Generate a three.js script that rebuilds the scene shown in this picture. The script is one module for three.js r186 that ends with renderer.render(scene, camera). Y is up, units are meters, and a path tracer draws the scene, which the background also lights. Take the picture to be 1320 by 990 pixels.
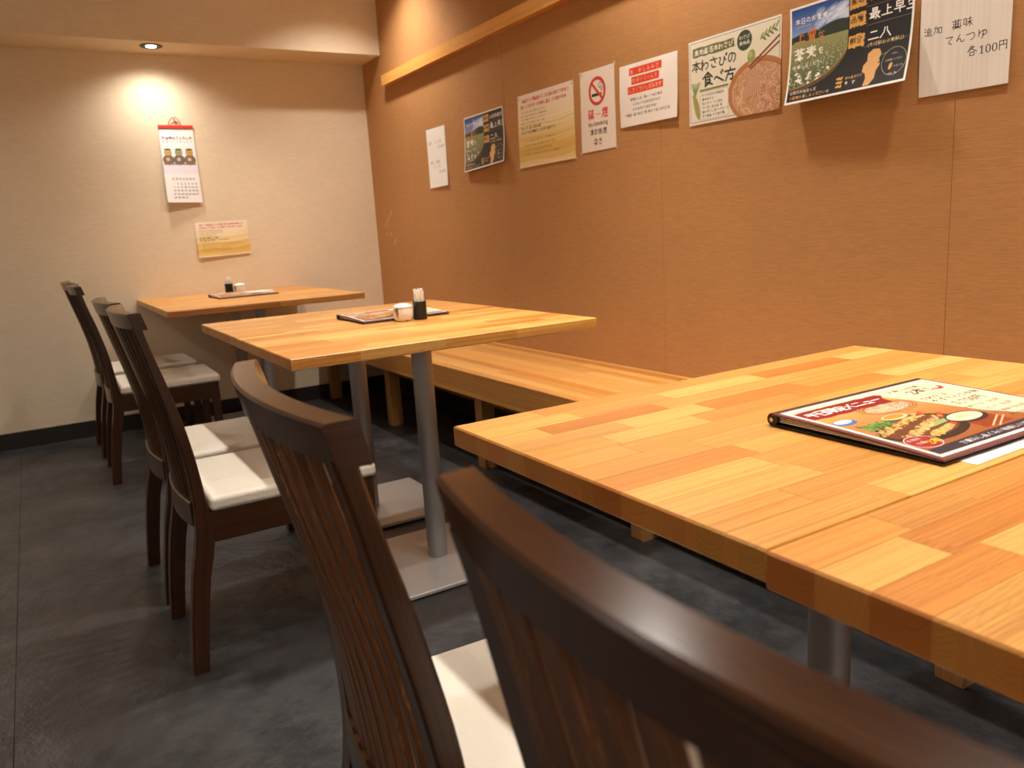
import * as THREE from 'three';
import { RoundedBoxGeometry } from 'three/addons/geometries/RoundedBoxGeometry.js';
import { mergeGeometries, toCreasedNormals } from 'three/addons/utils/BufferGeometryUtils.js';

// ---------------------------------------------------------------- camera, exposure, lights
const scene = new THREE.Scene();
scene.background = new THREE.Color(0x000000);
const renderer = new THREE.WebGLRenderer({ antialias: true });
renderer.toneMapping = THREE.LinearToneMapping;
renderer.toneMappingExposure = 1.25;
renderer.shadowMap.enabled = true;
renderer.shadowMap.type = THREE.PCFSoftShadowMap;
const camera = new THREE.PerspectiveCamera(52.066, 1320 / 990, 0.05, 60);
camera.rotation.set(-0.1967, -0.5362, -0.0616, 'YXZ');
camera.position.set(-1.9307, 0.989, 4.8114);
camera.focus = 1.35;
camera.userData.fStop = 7;
scene.add(camera);

// ceiling height and the lamps, none of the ceiling ones in view: [x, z, candela, cone half angle in degrees, penumbra]
const CEIL = 2.5, SOFFIT = 2.0153, WARM = new THREE.Color(1, 0.935, 0.86);
const CEILING_AND_FILL_LAMPS = [
  [-0.30, 0.77, 5.8, 60, 0.7],
  [-0.97, 0.80, 4.5, 46, 0.6],  // unseen, placed to brighten the farthest table top
  [-0.30, 2.80, 6.5, 68, 0.7],
  [-0.30, 4.05, 4.6, 52, 0.6],
  [-0.97, 2.75, 9.0, 44, 0.6],
  [-0.97, 3.65, 4.8, 44, 0.6],  // unseen, placed to light the tables and chairs on either side
  [-0.97, 4.60, 8.3, 48, 0.6],
  [-3.30, 0.77, 6.0, 70, 0.8],  // unseen, placed to light the left part of the back wall
  [-2.70, 2.90, 3.0, 66, 0.8],  // unseen, placed to light the aisle floor and chair backs
  [-2.70, 5.20, 3.0, 66, 0.8],  // unseen as well, for the aisle behind the near chairs
  [-3.20, 6.30, 22.0, 48, 0.6],  // fill lamp, added to bounce soft light off the front wall
  [-1.20, 6.30, 22.0, 48, 0.6],  // second added fill lamp, same purpose
];
const SOFFIT_LAMPS = [[-1.221, 0.195, 1.75, 76, 1.0], [-2.95, 0.195, 2.4, 80, 1.0]];  // second one is out of view, brightens the back wall towards the left

// ---------------------------------------------------------------- helpers
let seed = 7;
const rnd = () => { seed = (seed * 1664525 + 1013904223) >>> 0; return seed / 4294967296; };
const rr = (a, b) => a + (b - a) * rnd();
const V = (x, y, z) => new THREE.Vector3(x, y, z);
const used = new Map();
function numbered(n) { const k = used.get(n) ?? 0; used.set(n, k + 1); return k ? n + '_' + String(k).padStart(3, '0') : n; }
function obj(name, geo, mat, parent) {
  const m = new THREE.Mesh(geo, mat);
  m.name = parent ? name : numbered(name);
  m.castShadow = m.receiveShadow = true;
  (parent ?? scene).add(m);
  return m;
}
function thing(name, label, category, pos = [0, 0, 0], turn = 0, group) {
  const g = new THREE.Group();
  g.name = numbered(name); g.position.set(...pos); g.rotation.y = turn;
  g.userData = { label, category };
  if (group) g.userData.group = group;
  scene.add(g);
  return g;
}
function struct(name, parent) {
  const g = new THREE.Group(); g.name = name; g.userData = { kind: 'structure' };
  (parent ?? scene).add(g); return g;
}
// a box from corner to corner, uv in metres, grain (u) along the axis "along"
function mbox(x0, x1, y0, y1, z0, z1, along = 'x') {
  const g = new THREE.BoxGeometry(x1 - x0, y1 - y0, z1 - z0);
  g.translate((x0 + x1) / 2, (y0 + y1) / 2, (z0 + z1) / 2);
  return metreUV(g, along);
}
function metreUV(g, along = 'x', du = 0, dv = 0) {
  const p = g.attributes.position, n = g.attributes.normal, uv = new Float32Array(p.count * 2);
  for (let i = 0; i < p.count; i++) {
    const P = { x: p.getX(i), y: p.getY(i), z: p.getZ(i) }, N = { x: Math.abs(n.getX(i)), y: Math.abs(n.getY(i)), z: Math.abs(n.getZ(i)) };
    const drop = N.y >= N.x && N.y >= N.z ? 'y' : N.x >= N.z ? 'x' : 'z';
    let ax = ['x', 'y', 'z'].filter((a) => a !== drop);
    let u = ax.includes(along) ? along : (ax.includes('y') ? ax.find((a) => a !== 'y') : ax[0]);
    let v = ax.find((a) => a !== u);
    uv[i * 2] = P[u] + du; uv[i * 2 + 1] = P[v] + dv;
  }
  g.setAttribute('uv', new THREE.BufferAttribute(uv, 2));
  return g;
}
// closed rings of equal point count -> capped skin
function loft(rings, crease = 0.6) {
  const n = rings[0].length, pos = [], uv = [];
  let u = 0; const us = [0];
  for (let i = 1; i < rings.length; i++) { u += rings[i][0].distanceTo(rings[i - 1][0]); us.push(u); }
  const tri = (a, b, c, ta, tb, tc) => { for (const q of [a, b, c]) pos.push(q.x, q.y, q.z); uv.push(...ta, ...tb, ...tc); };
  for (let i = 0; i + 1 < rings.length; i++) {
    let v = 0;
    for (let j = 0; j < n; j++) {
      const k = (j + 1) % n, a = rings[i][j], b = rings[i][k], c = rings[i + 1][k], d = rings[i + 1][j], v2 = v + a.distanceTo(b);
      tri(a, b, c, [us[i], v], [us[i], v2], [us[i + 1], v2]);
      tri(a, c, d, [us[i], v], [us[i + 1], v2], [us[i + 1], v]);
      v = v2;
    }
  }
  const cap = (r, flip) => {
    const m = r.reduce((s, q) => s.add(q), V(0, 0, 0)).multiplyScalar(1 / n);
    for (let j = 0; j < n; j++) {
      const a = r[j], b = r[(j + 1) % n], t = (q) => [q.x + q.z, q.y];
      if (flip) tri(m, b, a, t(m), t(b), t(a)); else tri(m, a, b, t(m), t(a), t(b));
    }
  };
  cap(rings[0], true); cap(rings[rings.length - 1], false);
  const g = new THREE.BufferGeometry();
  g.setAttribute('position', new THREE.Float32BufferAttribute(pos, 3));
  g.setAttribute('uv', new THREE.Float32BufferAttribute(uv, 2));
  return toCreasedNormals(g, crease);
}
// chamfered rectangle as 8 points in the plane (a, b)
function rect8(a0, a1, b0, b1, c) {
  return [[a0 + c, b0], [a1 - c, b0], [a1, b0 + c], [a1, b1 - c], [a1 - c, b1], [a0 + c, b1], [a0, b1 - c], [a0, b0 + c]];
}
function curve(table) {
  const xs = table.map((t) => t[0]), ys = table.map((t) => t[1]);
  const m = xs.map((_, i) => { const a = Math.max(0, i - 1), b = Math.min(xs.length - 1, i + 1); return (ys[b] - ys[a]) / (xs[b] - xs[a]); });
  return (x) => {
    let i = 0; while (i < xs.length - 2 && x > xs[i + 1]) i++;
    const h = xs[i + 1] - xs[i], t = Math.min(1, Math.max(0, (x - xs[i]) / h)), t2 = t * t, t3 = t2 * t;
    return (2 * t3 - 3 * t2 + 1) * ys[i] + (t3 - 2 * t2 + t) * h * m[i] + (-2 * t3 + 3 * t2) * ys[i + 1] + (t3 - t2) * h * m[i + 1];
  };
}
// ---------------------------------------------------------------- textures
function canvas(w, h, draw) {
  const c = document.createElement('canvas'); c.width = w; c.height = h;
  draw(c.getContext('2d'), w, h); return c;
}
function tex(c, srgb = true, repeat) {
  const t = new THREE.CanvasTexture(c);
  if (srgb) t.colorSpace = THREE.SRGBColorSpace;
  t.wrapS = t.wrapT = THREE.RepeatWrapping; t.magFilter = THREE.LinearFilter;
  if (repeat) t.repeat.set(...repeat);
  return t;
}
const rgba = (r, g, b, a = 1) => `rgba(${r | 0},${g | 0},${b | 0},${a})`;
function tileNoise(size, cellsX, cellsY) {   // smooth, tiling value noise
  const g = Float32Array.from({ length: cellsX * cellsY }, rnd), out = new Float32Array(size * size);
  const s = (t) => t * t * (3 - 2 * t);
  for (let y = 0; y < size; y++) for (let x = 0; x < size; x++) {
    const fx = x / size * cellsX, fy = y / size * cellsY, ix = Math.floor(fx), iy = Math.floor(fy), tx = s(fx - ix), ty = s(fy - iy);
    const a = g[iy * cellsX + ix], b = g[iy * cellsX + (ix + 1) % cellsX], c = g[((iy + 1) % cellsY) * cellsX + ix], d = g[((iy + 1) % cellsY) * cellsX + (ix + 1) % cellsX];
    out[y * size + x] = (a + (b - a) * tx) + ((c + (d - c) * tx) - (a + (b - a) * tx)) * ty;
  }
  return out;
}
function noiseTex(size, layers, map, srgb, repeat) {
  const sum = new Float32Array(size * size); let w = 0;
  for (const [cx, cy, a] of layers) { const n = tileNoise(size, cx, cy); for (let i = 0; i < sum.length; i++) sum[i] += n[i] * a; w += a; }
  const d = new Uint8Array(size * size * 4);
  for (let i = 0; i < sum.length; i++) { const c = map(sum[i] / w); d[i * 4] = c[0]; d[i * 4 + 1] = c[1]; d[i * 4 + 2] = c[2]; d[i * 4 + 3] = 255; }
  const t = new THREE.DataTexture(d, size, size);
  t.magFilter = THREE.LinearFilter; t.wrapS = t.wrapT = THREE.RepeatWrapping;
  if (srgb) t.colorSpace = THREE.SRGBColorSpace;
  if (repeat) t.repeat.set(...repeat);
  t.needsUpdate = true;
  return t;
}
const mix = (a, b, t) => a.map((v, i) => v + (b[i] - v) * t);
const grey = (k) => { const v = Math.max(0, Math.min(255, k * 255)); return [v, v, v]; };

// wallpapers: a woven cloth look, threads run across
const clothBump = noiseTex(1024, [[60, 512, 1.0], [20, 300, 0.8], [340, 340, 0.35], [12, 60, 0.25]], (v) => grey(v), false, [1.6, 1.6]);
const papered = (rgb, spread, bump) => {
  const map = noiseTex(512, [[48, 512, 1], [30, 330, 0.8], [7, 9, 0.35]], (v) => mix(rgb.map((c) => c * (1 - spread)), rgb.map((c) => Math.min(255, c * (1 + spread))), Math.min(1, Math.max(0, (v - 0.5) * 2.2 + 0.5))), true, [1.1, 1.1]);
  return new THREE.MeshStandardMaterial({ map, bumpMap: clothBump, bumpScale: bump, roughness: 0.85 });
};
const M = {};
M.creamWall = papered([226, 208, 178], 0.02, 0.0003);
M.brownWall = papered([182, 130, 76], 0.035, 0.0003);
M.unseenWhiteWall = new THREE.MeshStandardMaterial({ color: 0xf0efec, roughness: 0.85 });  // for walls out of view, white so they return soft neutral light
M.ceiling = new THREE.MeshStandardMaterial({ color: 0xefece6, roughness: 0.9 });
M.baseboard = new THREE.MeshStandardMaterial({ color: 0x1d1714, roughness: 0.55 });
M.floor = (() => {
  const map = noiseTex(1024, [[5, 5, 1], [13, 11, 1], [34, 30, 0.8], [90, 90, 0.5], [260, 260, 0.3]], (v) => mix([36, 36, 37], [58, 57, 57], Math.min(1, Math.max(0, (v - 0.5) * 3 + 0.5))), true, [0.8, 0.8]);
  const bumpMap = noiseTex(1024, [[24, 24, 1], [70, 66, 0.8], [220, 220, 0.5]], (v) => grey((v - 0.5) * 2 + 0.5), false, [0.9, 0.9]);
  const roughnessMap = noiseTex(512, [[10, 10, 1], [40, 36, 0.6]], (v) => grey(0.42 + (v - 0.5) * 0.3), false, [0.8, 0.8]);
  return new THREE.MeshStandardMaterial({ map, bumpMap, bumpScale: 0.0012, roughnessMap, roughness: 1 });
})();
M.subfloor = new THREE.MeshStandardMaterial({ color: 0x15130f, roughness: 0.9 });

// pale laminated wood: u along the grain; rows of eight different cuts, the lowest rows are end grain
const WOOD_ROWS = 8;
const woodCanvas = canvas(2048, 1024, (c, w, h) => {
  c.fillStyle = '#e2b47c'; c.fillRect(0, 0, w, h);
  const rh = h / WOOD_ROWS;
  for (let r = 0; r < WOOD_ROWS; r++) {
    const y0 = r * rh;
    c.save(); c.beginPath(); c.rect(0, y0, w, rh); c.clip();
    const t = [0, -9, 7, -4, 10, -14, 3, 0][r];
    c.fillStyle = rgba(226 + t, 180 + t * 1.2, 124 + t * 1.4); c.fillRect(0, y0, w, rh);
    if (r < WOOD_ROWS - 1) {
      const strong = [0.35, 0.8, 0.25, 0.5, 0.3, 1.0, 0.4][r];
      for (let k = 0; k < 46; k++) {
        const y = y0 + rnd() * rh, a = rr(0.1, 0.36) * (0.5 + strong), f = rr(0.0012, 0.0035), ph = rnd() * 7, am = rr(1.5, 9) * (0.5 + strong);
        c.strokeStyle = rnd() < 0.7 ? rgba(168, 106, 52, a) : rgba(246, 212, 160, a); c.lineWidth = rr(0.7, 3.4);
        c.beginPath(); for (let x = 0; x <= w; x += 32) c.lineTo(x, y + Math.sin(x * f + ph) * am + Math.sin(x * f * 2.7 + ph * 2) * am * 0.3); c.stroke();
      }
      if (strong > 0.45) for (let q = 0; q < 3; q++) {   // cathedral figure
        const cx = rnd() * w, cy = y0 + rh * rr(0.35, 0.65);
        for (let k = 1; k < 8; k++) { c.strokeStyle = rgba(165, 100, 48, 0.22); c.lineWidth = 1.8; c.beginPath(); c.ellipse(cx, cy, 70 + k * 60, k * 7.5, 0, 0, 7); c.stroke(); }
      }
      for (let k = 0; k < 420; k++) { const x = rnd() * w, y = y0 + rnd() * rh; c.strokeStyle = rgba(140, 84, 40, rr(0.12, 0.4)); c.lineWidth = 1; c.beginPath(); c.moveTo(x, y); c.lineTo(x + rr(8, 46), y + rr(-0.6, 0.6)); c.stroke(); }
    } else {
      c.fillStyle = '#c9985e'; c.fillRect(0, y0, w, rh);
      for (let s = 0; s < 14; s++) {
        const x0 = s * w / 14, cx = x0 + rr(-80, 220), cy = y0 + rr(-60, 190);
        c.save(); c.beginPath(); c.rect(x0, y0, w / 14, rh); c.clip();
        c.fillStyle = rgba(190 + rr(-8, 8), 138 + rr(-8, 8), 78 + rr(-6, 6)); c.fillRect(x0, y0, w / 14, rh);
        for (let k = 2; k < 34; k++) { c.strokeStyle = rgba(126, 76, 34, rr(0.08, 0.34)); c.lineWidth = rr(1, 3); c.beginPath(); c.arc(cx, cy, k * 9 + rr(-2, 2), 0, 7); c.stroke(); }
        c.restore();
      }
    }
    c.restore();
  }
});
const woodMap = tex(woodCanvas);
const TONES = [0xffffff, 0xfff4e4, 0xf8e8d4, 0xfff0d8, 0xf4dab8, 0xfffaf0, 0xf0d0a6];
M.stave = TONES.map((t) => new THREE.MeshPhysicalMaterial({ map: woodMap, color: new THREE.Color(t).multiply(new THREE.Color(0.92, 0.84, 0.47)), roughness: 0.42, clearcoat: 0.35, clearcoatRoughness: 0.28 }));
M.bench = TONES.map((t) => new THREE.MeshPhysicalMaterial({ map: woodMap, color: new THREE.Color(t).multiply(new THREE.Color(0.86, 0.78, 0.5)), roughness: 0.45, clearcoat: 0.25, clearcoatRoughness: 0.35 }));
M.benchLeg = new THREE.MeshStandardMaterial({ map: woodMap, color: new THREE.Color(0.6, 0.5, 0.34), roughness: 0.6 });  // bench wood toned darker so the legs look dim
M.trim = new THREE.MeshPhysicalMaterial({ map: woodMap, color: new THREE.Color(1.0, 0.82, 0.42), roughness: 0.4, clearcoat: 0.2, clearcoatRoughness: 0.3 });

// dark lacquered chair wood: u along the grain, worn patches
function darkWood(wear, base = [62, 35, 17]) {
  return canvas(1024, 512, (c, w, h) => {
    c.fillStyle = rgba(...base); c.fillRect(0, 0, w, h);
    for (let k = 0; k < 260; k++) {
      const y = rnd() * h, f = rr(0.003, 0.008), ph = rnd() * 7;
      c.strokeStyle = rnd() < 0.55 ? rgba(36, 20, 11, rr(0.1, 0.4)) : rgba(92, 58, 32, rr(0.05, 0.22)); c.lineWidth = rr(0.8, 4);
      c.beginPath(); for (let x = 0; x <= w; x += 32) c.lineTo(x, y + Math.sin(x * f + ph) * 4); c.stroke();
    }
    for (let k = 0; k < 900; k++) { const x = rnd() * w, y = rnd() * h; c.strokeStyle = rgba(30, 15, 9, rr(0.1, 0.4)); c.lineWidth = 1; c.beginPath(); c.moveTo(x, y); c.lineTo(x + rr(6, 30), y); c.stroke(); }
    for (let k = 0; k < wear; k++) {
      const x = rnd() * w, y = rnd() * h, l = rr(20, 190), t = rr(2, 9);
      c.fillStyle = rgba(168, 118, 72, rr(0.25, 0.7)); c.beginPath(); c.moveTo(x, y);
      for (let q = 0; q <= 8; q++) c.lineTo(x + l * q / 8, y + rr(-1, 1) * t);
      for (let q = 8; q >= 0; q--) c.lineTo(x + l * q / 8, y + t * 0.6 + rr(-1, 1) * t);
      c.fill();
    }
  });
}
const darkMap = tex(darkWood(0), true, [2.2, 4.5]), wornMap = tex(darkWood(60, [104, 64, 36]), true, [2.2, 9]);
const grainBump = noiseTex(512, [[14, 200, 1], [200, 256, 0.8]], (v) => grey(v), false, [6, 6]);
M.chair = new THREE.MeshPhysicalMaterial({ map: darkMap, roughness: 0.22, specularIntensity: 0.75, bumpMap: grainBump, bumpScale: 0.000006 });
M.chairWorn = new THREE.MeshPhysicalMaterial({ map: wornMap, roughness: 0.34, specularIntensity: 0.6 });
M.seat = new THREE.MeshPhysicalMaterial({ color: new THREE.Color(0.80, 0.74, 0.62), roughness: 0.5, bumpMap: noiseTex(512, [[90, 90, 1], [200, 200, 1]], (v) => grey(v), false, [4, 4]), bumpScale: 0.0006 });
M.steel = new THREE.MeshStandardMaterial({ color: new THREE.Color(0.36, 0.35, 0.34), metalness: 0.45, roughness: 0.4 });
M.plate = new THREE.MeshStandardMaterial({ color: new THREE.Color(0.5, 0.49, 0.47), metalness: 0.3, roughness: 0.34 });
M.black = new THREE.MeshStandardMaterial({ color: 0x15120f, roughness: 0.35 });
M.leather = new THREE.MeshStandardMaterial({ color: 0x1a1310, roughness: 0.5 });
M.maroon = new THREE.MeshStandardMaterial({ color: 0x6d3430, roughness: 0.5 });
M.paper = new THREE.MeshStandardMaterial({ color: 0xf2efe8, roughness: 0.7 });
M.red = new THREE.MeshStandardMaterial({ color: 0xd5352b, roughness: 0.5 });
M.chrome = new THREE.MeshStandardMaterial({ color: 0xc8c8c8, metalness: 1, roughness: 0.25 });
M.stick = new THREE.MeshStandardMaterial({ color: 0xf6f1e6, roughness: 0.7 });
M.tape = new THREE.MeshPhysicalMaterial({ color: 0xf4ead8, roughness: 0.25, transparent: true, opacity: 0.22 });
M.scuff = new THREE.MeshStandardMaterial({ color: 0xcfa48c, roughness: 0.8 });

// ---------------------------------------------------------------- lettering: strokes on a 16 x 16 grid, "~" marks a curve
const G = {
  追: '2143 164637 2c6efffe a183 747c 74d4d777 79d9dc7c', 加: '147474 747b5c 41380e 94e4ed9d94', 薬: '03f3 5155 a1a5 56a6ab5b56 58a8 2638 1b39 e6d8 ebd9 1cfc 8b8f 8c2f 8cef',
  味: '13535b1b13 74e4 68f8 b1bf b85e b8fe', 各: '6027 52b2b209 43fa 4ababf4f4a', 円: '2f22d2dfce 8288 28d8', 本: '14f4 818f 840c 84fc 5bbb', 日: '31d1df3f31 38d8',
  蕎: '03f3 5155 a1a5 c546 18f8 7538 85e8 6aaaac6c6a 2f2ddddf 6eaeaf6f', 麦: '13e3 25d5 07f7 8187 7828 59b9 b93f 6aff', 上: '818d 86d6 0dfd',
  質: '6022 2227 2464 5457 d091 9197 93e3 c3c7 48b8be4e48 4aba 4cbc 5e2f aeef', な: '1575 512b b3e5 ~a6ac8e5d6badee', を: '23c3 ~712868787a ~d76a5c7ede',
  お: '1595 ~515c3e1c4998dbae b3e5', の: '~837a4d1b1642b3e6dbae', く: '~b148be', だ: '14a4 612d 88e8 7a8dee c1d3 e0f2', さ: '14e4 71b9 ~4a4d7ebe', い: '~2315284d6b ~b3d5e9', み: '2272 ~724c2d1b3aa9fb ~c6cb9f',
  し: '~313b5ebddb', 楽: '8062 52a2a85852 55a5 1335 1836 e3c4 e8c6 0afa 898f 8a1f 8aef', 産: '8183 23d3 5365 b395 26f6 261f 7749 59d9 989e 5bdb 3efe',
  地: '1565 323c 0d6b 77e5e9d9 a1ab 747d9efefb', 山: '818d 262dddd6', 形: '1282 0787 32371e 627f e1a5 e69a fb9f', 県: '51b1b75751 53b3 55b5 252aea 8a8f 4c2f bcee',
  尾: '22d2d525 251f c737 38c8 4bdb 777d8fef', 花: '03f3 5155 a1a5 6618 494f c878 a6aefe', 沢: '1234 0627 0f3a 52d2d757 525b3f 88fe', 品: '51b1b65651 08686e0e08 98f8fe9e98',
  種: '5012 0464 404f 4507 4568 e081 74f4 76e6ea7a76 78e8 b4bf 8cec 7fff', 最: '41b1b54541 43b3 07f7 272d 676e 2969 2b6b 0d8c 88e89f 89ff', 早: '31c1c73731 34c4 0afa 878f',
  生: '4126 34d4 818e 39d9 0efe', 割: '5052 0513a3a5 1696 1898 535a 0aaa 2b8b8f2f2b c2cb f1fdde', 合: '8006 80f6 57b7 4ababf4f4a', 二: '34c4 0dfd', 八: '62580e 92a7fe',
  わ: '313f 15550d ~3a68a5e7ebae', び: '~14541a3e8ea9a3b6d9 d1e3 f0f2', 食: '8006 80f6 8284 45b5bb4b 454f7d 48b8 8bfe ca9d', べ: '1947fd b3c5 d1e3', 方: '8183 04f4 641e 68c8bdae8d',
  そ: '42b217e6 ~c6797bae', ば: '212e 64e4 b1bb ~bb9e6c9aee d0e2 f0f1', 粉: '1232 5142 0666 313f 360c 366b a178 c1f8 79e9de a96f', 小: '818f6d 4519 b5fa', 平: '23d3 4467 b497 08f8 838f',
  限: '1f11 116143576b3b 81d1d78781 84d4 878fbd 97fe e8ba', 定: '8082 1613e3e6 37c7 878e 8aca 5a1f 4a8fff', メ: 'c21e 46de', ニ: '34c4 1dfd', ュ: '57b79e 3ede', ー: '18e8',
  禁: '1262 404a 4408 92e2 b0b9 b388 b4f8 3aca 1cfc 8c8f 4d2f cdef', 煙: '2447 6455 41470f 476e 72f2 a2a7 d2d7 84e4e78784 8afa b8bf 7fff', 直: '13e3 8085 46c6cd4d46 48c8 4bcb 171fff',
  送: '2143 164637 2c6efffe 8192 d1b3 74e4 68f8 a4a76d a8ed', て: '23d3 ~d3886ccebe', ん: '~720e58889ddeeb', つ: '~0555b3e8cc7e', ゆ: '~221b 25a4e7c b 88',
  水: '818f6d 15651d e48a 87fe', セ: '0846f4c7 414dde', ル: '615a1e 919ee8', ま: '24d4 27d7 818b ~8b5e3c6bdd', す: '04f4 919a ~9a5b4897 9c6f', 大: '05f5 81770e 77ef', 月: '3f31d1dfbe 36d6 3ada',
  勿: '512a 43e3dd9e 723d a46f', 请: '1242 36 3c5a 72f2 84e4 b0b6 66f6 8f88e8ee 8aea 8cec', 吸: '13535b1b13 72c2a7e7 825f 97fe e77f', 금: '8006 80f6 35b5b9 0bfb 4cbcbf4f4c', 연: '~535846a6a353 c0cc a4c4 a7c7 4a4fdf',
};
G.ゆ = '222c ~2855b3e6da9b797 ~949c6f'.replace('797', '7979').replace('79 ', '79 ');
function glyph(c, ch, x, y, s, w) {
  const d = G[ch];
  c.lineCap = 'round'; c.lineJoin = 'round'; c.lineWidth = w;
  for (const part of d.split(' ')) {
    const smooth = part[0] === '~', t = smooth ? part.slice(1) : part, p = [];
    for (let i = 0; i + 1 < t.length; i += 2) p.push([x + parseInt(t[i], 16) / 16 * s, y + parseInt(t[i + 1], 16) / 16 * s]);
    if (p.length < 2) continue;
    c.beginPath(); c.moveTo(...p[0]);
    if (!smooth) for (const q of p.slice(1)) c.lineTo(...q);
    else { for (let i = 1; i < p.length - 1; i++) c.quadraticCurveTo(...p[i], (p[i][0] + p[i + 1][0]) / 2, (p[i][1] + p[i + 1][1]) / 2); c.lineTo(...p[p.length - 1]); }
    c.stroke();
  }
}
function write(c, text, x, y, s, color, k = 0.085, step = 1.06) {   // y is the top of the line
  c.strokeStyle = c.fillStyle = color;
  for (const ch of text) {
    if (ch === ' ') { x += s * 0.5; continue; }
    if (ch === '　') { x += s * step; continue; }
    if (G[ch]) { glyph(c, ch, x, y, s * 0.94, s * k); x += s * step; } else {
      c.font = `${k > 0.1 ? 'bold ' : ''}${s * 1.02}px serif`; c.textBaseline = 'alphabetic'; c.fillText(ch, x, y + s * 0.9); x += c.measureText(ch).width + s * 0.02;
    }
  }
  return x;
}
function bodyText(c, x, y, w, s, color, k = 0.1) {   // a line of small print, too small to be read
  const pool = 'わさびのお楽しみくださいませてんつゆ本日産地直送品種生粉小大';
  let t = ''; for (let i = 0; i < w / (s * 1.06); i++) t += pool[Math.floor(rnd() * pool.length)];
  write(c, t, x, y, s, color, k);
}
const printed = (cv, rough = 0.6) => { const t = tex(cv); t.wrapS = t.wrapT = THREE.ClampToEdgeWrapping; return new THREE.MeshStandardMaterial({ map: t, roughness: rough }); };

// ---------------------------------------------------------------- the prints
const sobaPoster = canvas(1024, 712, (c, w, h) => {
  c.fillStyle = '#f1ece2'; c.fillRect(0, 0, w, h);
  c.save(); c.beginPath(); c.rect(16, 16, w - 32, h - 32); c.clip();
  c.fillStyle = '#14120f'; c.fillRect(0, 0, w, h);
  // meadow picture, cut by an arc at the lower right
  c.save(); c.beginPath(); c.moveTo(0, 0); c.lineTo(520, 0); c.lineTo(520, 370); c.quadraticCurveTo(430, 590, 0, 600); c.closePath(); c.clip();
  let g = c.createLinearGradient(0, 0, 0, 210); g.addColorStop(0, '#1c3f86'); g.addColorStop(1, '#7f9fce'); c.fillStyle = g; c.fillRect(0, 0, 520, 260);
  for (let k = 0; k < 60; k++) { c.fillStyle = rgba(235, 238, 245, rr(0.1, 0.35)); c.beginPath(); c.ellipse(rr(250, 540), rr(60, 170), rr(20, 70), rr(8, 24), -0.4, 0, 7); c.fill(); }
  c.fillStyle = '#28352a'; c.beginPath(); c.moveTo(0, 220); c.quadraticCurveTo(140, 190, 260, 205); c.quadraticCurveTo(400, 150, 520, 180); c.lineTo(520, 300); c.lineTo(0, 300); c.fill();
  g = c.createLinearGradient(0, 250, 0, 600); g.addColorStop(0, '#96945c'); g.addColorStop(1, '#4e5636'); c.fillStyle = g; c.fillRect(0, 262, 520, 340);
  for (let k = 0; k < 900; k++) { const y = 270 + Math.pow(rnd(), 1.4) * 330, s = 1.5 + (y - 270) / 60; c.fillStyle = rnd() < 0.5 ? rgba(232, 228, 205, 0.8) : rgba(70, 95, 40, 0.7); c.beginPath(); c.arc(rnd() * 520, y, s * rr(0.5, 1.1), 0, 7); c.fill(); }
  for (let k = 0; k < 16; k++) { const x = rr(0, 420), y = rr(480, 580); for (let q = 0; q < 6; q++) { c.fillStyle = '#f3efe6'; c.beginPath(); c.arc(x + rr(-12, 12), y + rr(-9, 9), rr(5, 9), 0, 7); c.fill(); } c.fillStyle = '#d99aa0'; c.beginPath(); c.arc(x, y, 4, 0, 7); c.fill(); }
  c.restore();
  for (const [o, lw] of [[0, 7], [16, 3], [26, 2]]) { c.strokeStyle = '#b98a43'; c.lineWidth = lw; c.beginPath(); c.moveTo(520, 372 + o); c.quadraticCurveTo(430, 592 + o, 0, 604 + o); c.stroke(); }
  write(c, '本日のお蕎麦', 52, 88, 46, '#f4efe4', 0.1);
  c.fillStyle = '#d9a860'; c.fillRect(45, 146, 150, 4);
  write(c, '上質', 48, 178, 104, '#c9793a', 0.1); write(c, 'な', 262, 212, 62, '#c9793a', 0.11);
  write(c, '蕎麦', 48, 300, 102, '#f4efe4', 0.09); write(c, 'を', 266, 332, 56, '#f4efe4', 0.11);
  write(c, 'お楽しみください', 46, 425, 34, '#f4efe4', 0.1);
  write(c, '山形の大地生んだ', 42, 618, 29, '#efe8da', 0.1); write(c, '小粉麦お楽しみくださいま', 42, 656, 29, '#d9a860', 0.12);
  [['産地', '山形県尾花沢', 22, 58], ['品種', '最上早生', 148, 88], ['割合', '二八', 292, 88]].forEach(([a, b, y, s], i) => {
    c.fillStyle = '#d7a14c'; c.beginPath();
    for (let q = 0; q <= 9; q++) c.lineTo(528 + q * 13.5, y + 22 + rr(-7, 7)); for (let q = 0; q <= 9; q++) c.lineTo(660 + rr(-12, 12), y + 22 + q * 9.5); for (let q = 9; q >= 0; q--) c.lineTo(528 + q * 13, y + 112 + rr(-8, 8)); c.fill();
    write(c, a, 540, y + 38, 50, '#1d1812', 0.1);
    write(c, b, 690, y + (i ? 14 : 40), s, '#f6f1e8', 0.1);
    c.fillStyle = 'rgba(190,170,140,.7)'; c.fillRect(660, y + 122, 340, 3);
  });
  write(c, '(そば粉8:小麦粉2)', 690, 396, 32, '#e8c58a', 0.09);
  c.fillStyle = '#d9a668'; c.beginPath();   // map of the region
  [[700, 470], [740, 445], [790, 452], [806, 486], [794, 520], [806, 560], [780, 600], [776, 650], [738, 690], [690, 690], [704, 640], [696, 606], [668, 588], [672, 546], [700, 520]].forEach((q) => c.lineTo(...q)); c.fill();
  c.fillStyle = '#b5352a'; c.beginPath(); c.arc(794, 546, 7, 0, 7); c.fill();
  c.strokeStyle = '#cdbf9f'; c.lineWidth = 3; c.beginPath(); c.arc(912, 560, 92, 0, 7); c.stroke(); c.beginPath(); c.moveTo(796, 500); c.lineTo(850, 492); c.stroke();
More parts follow.
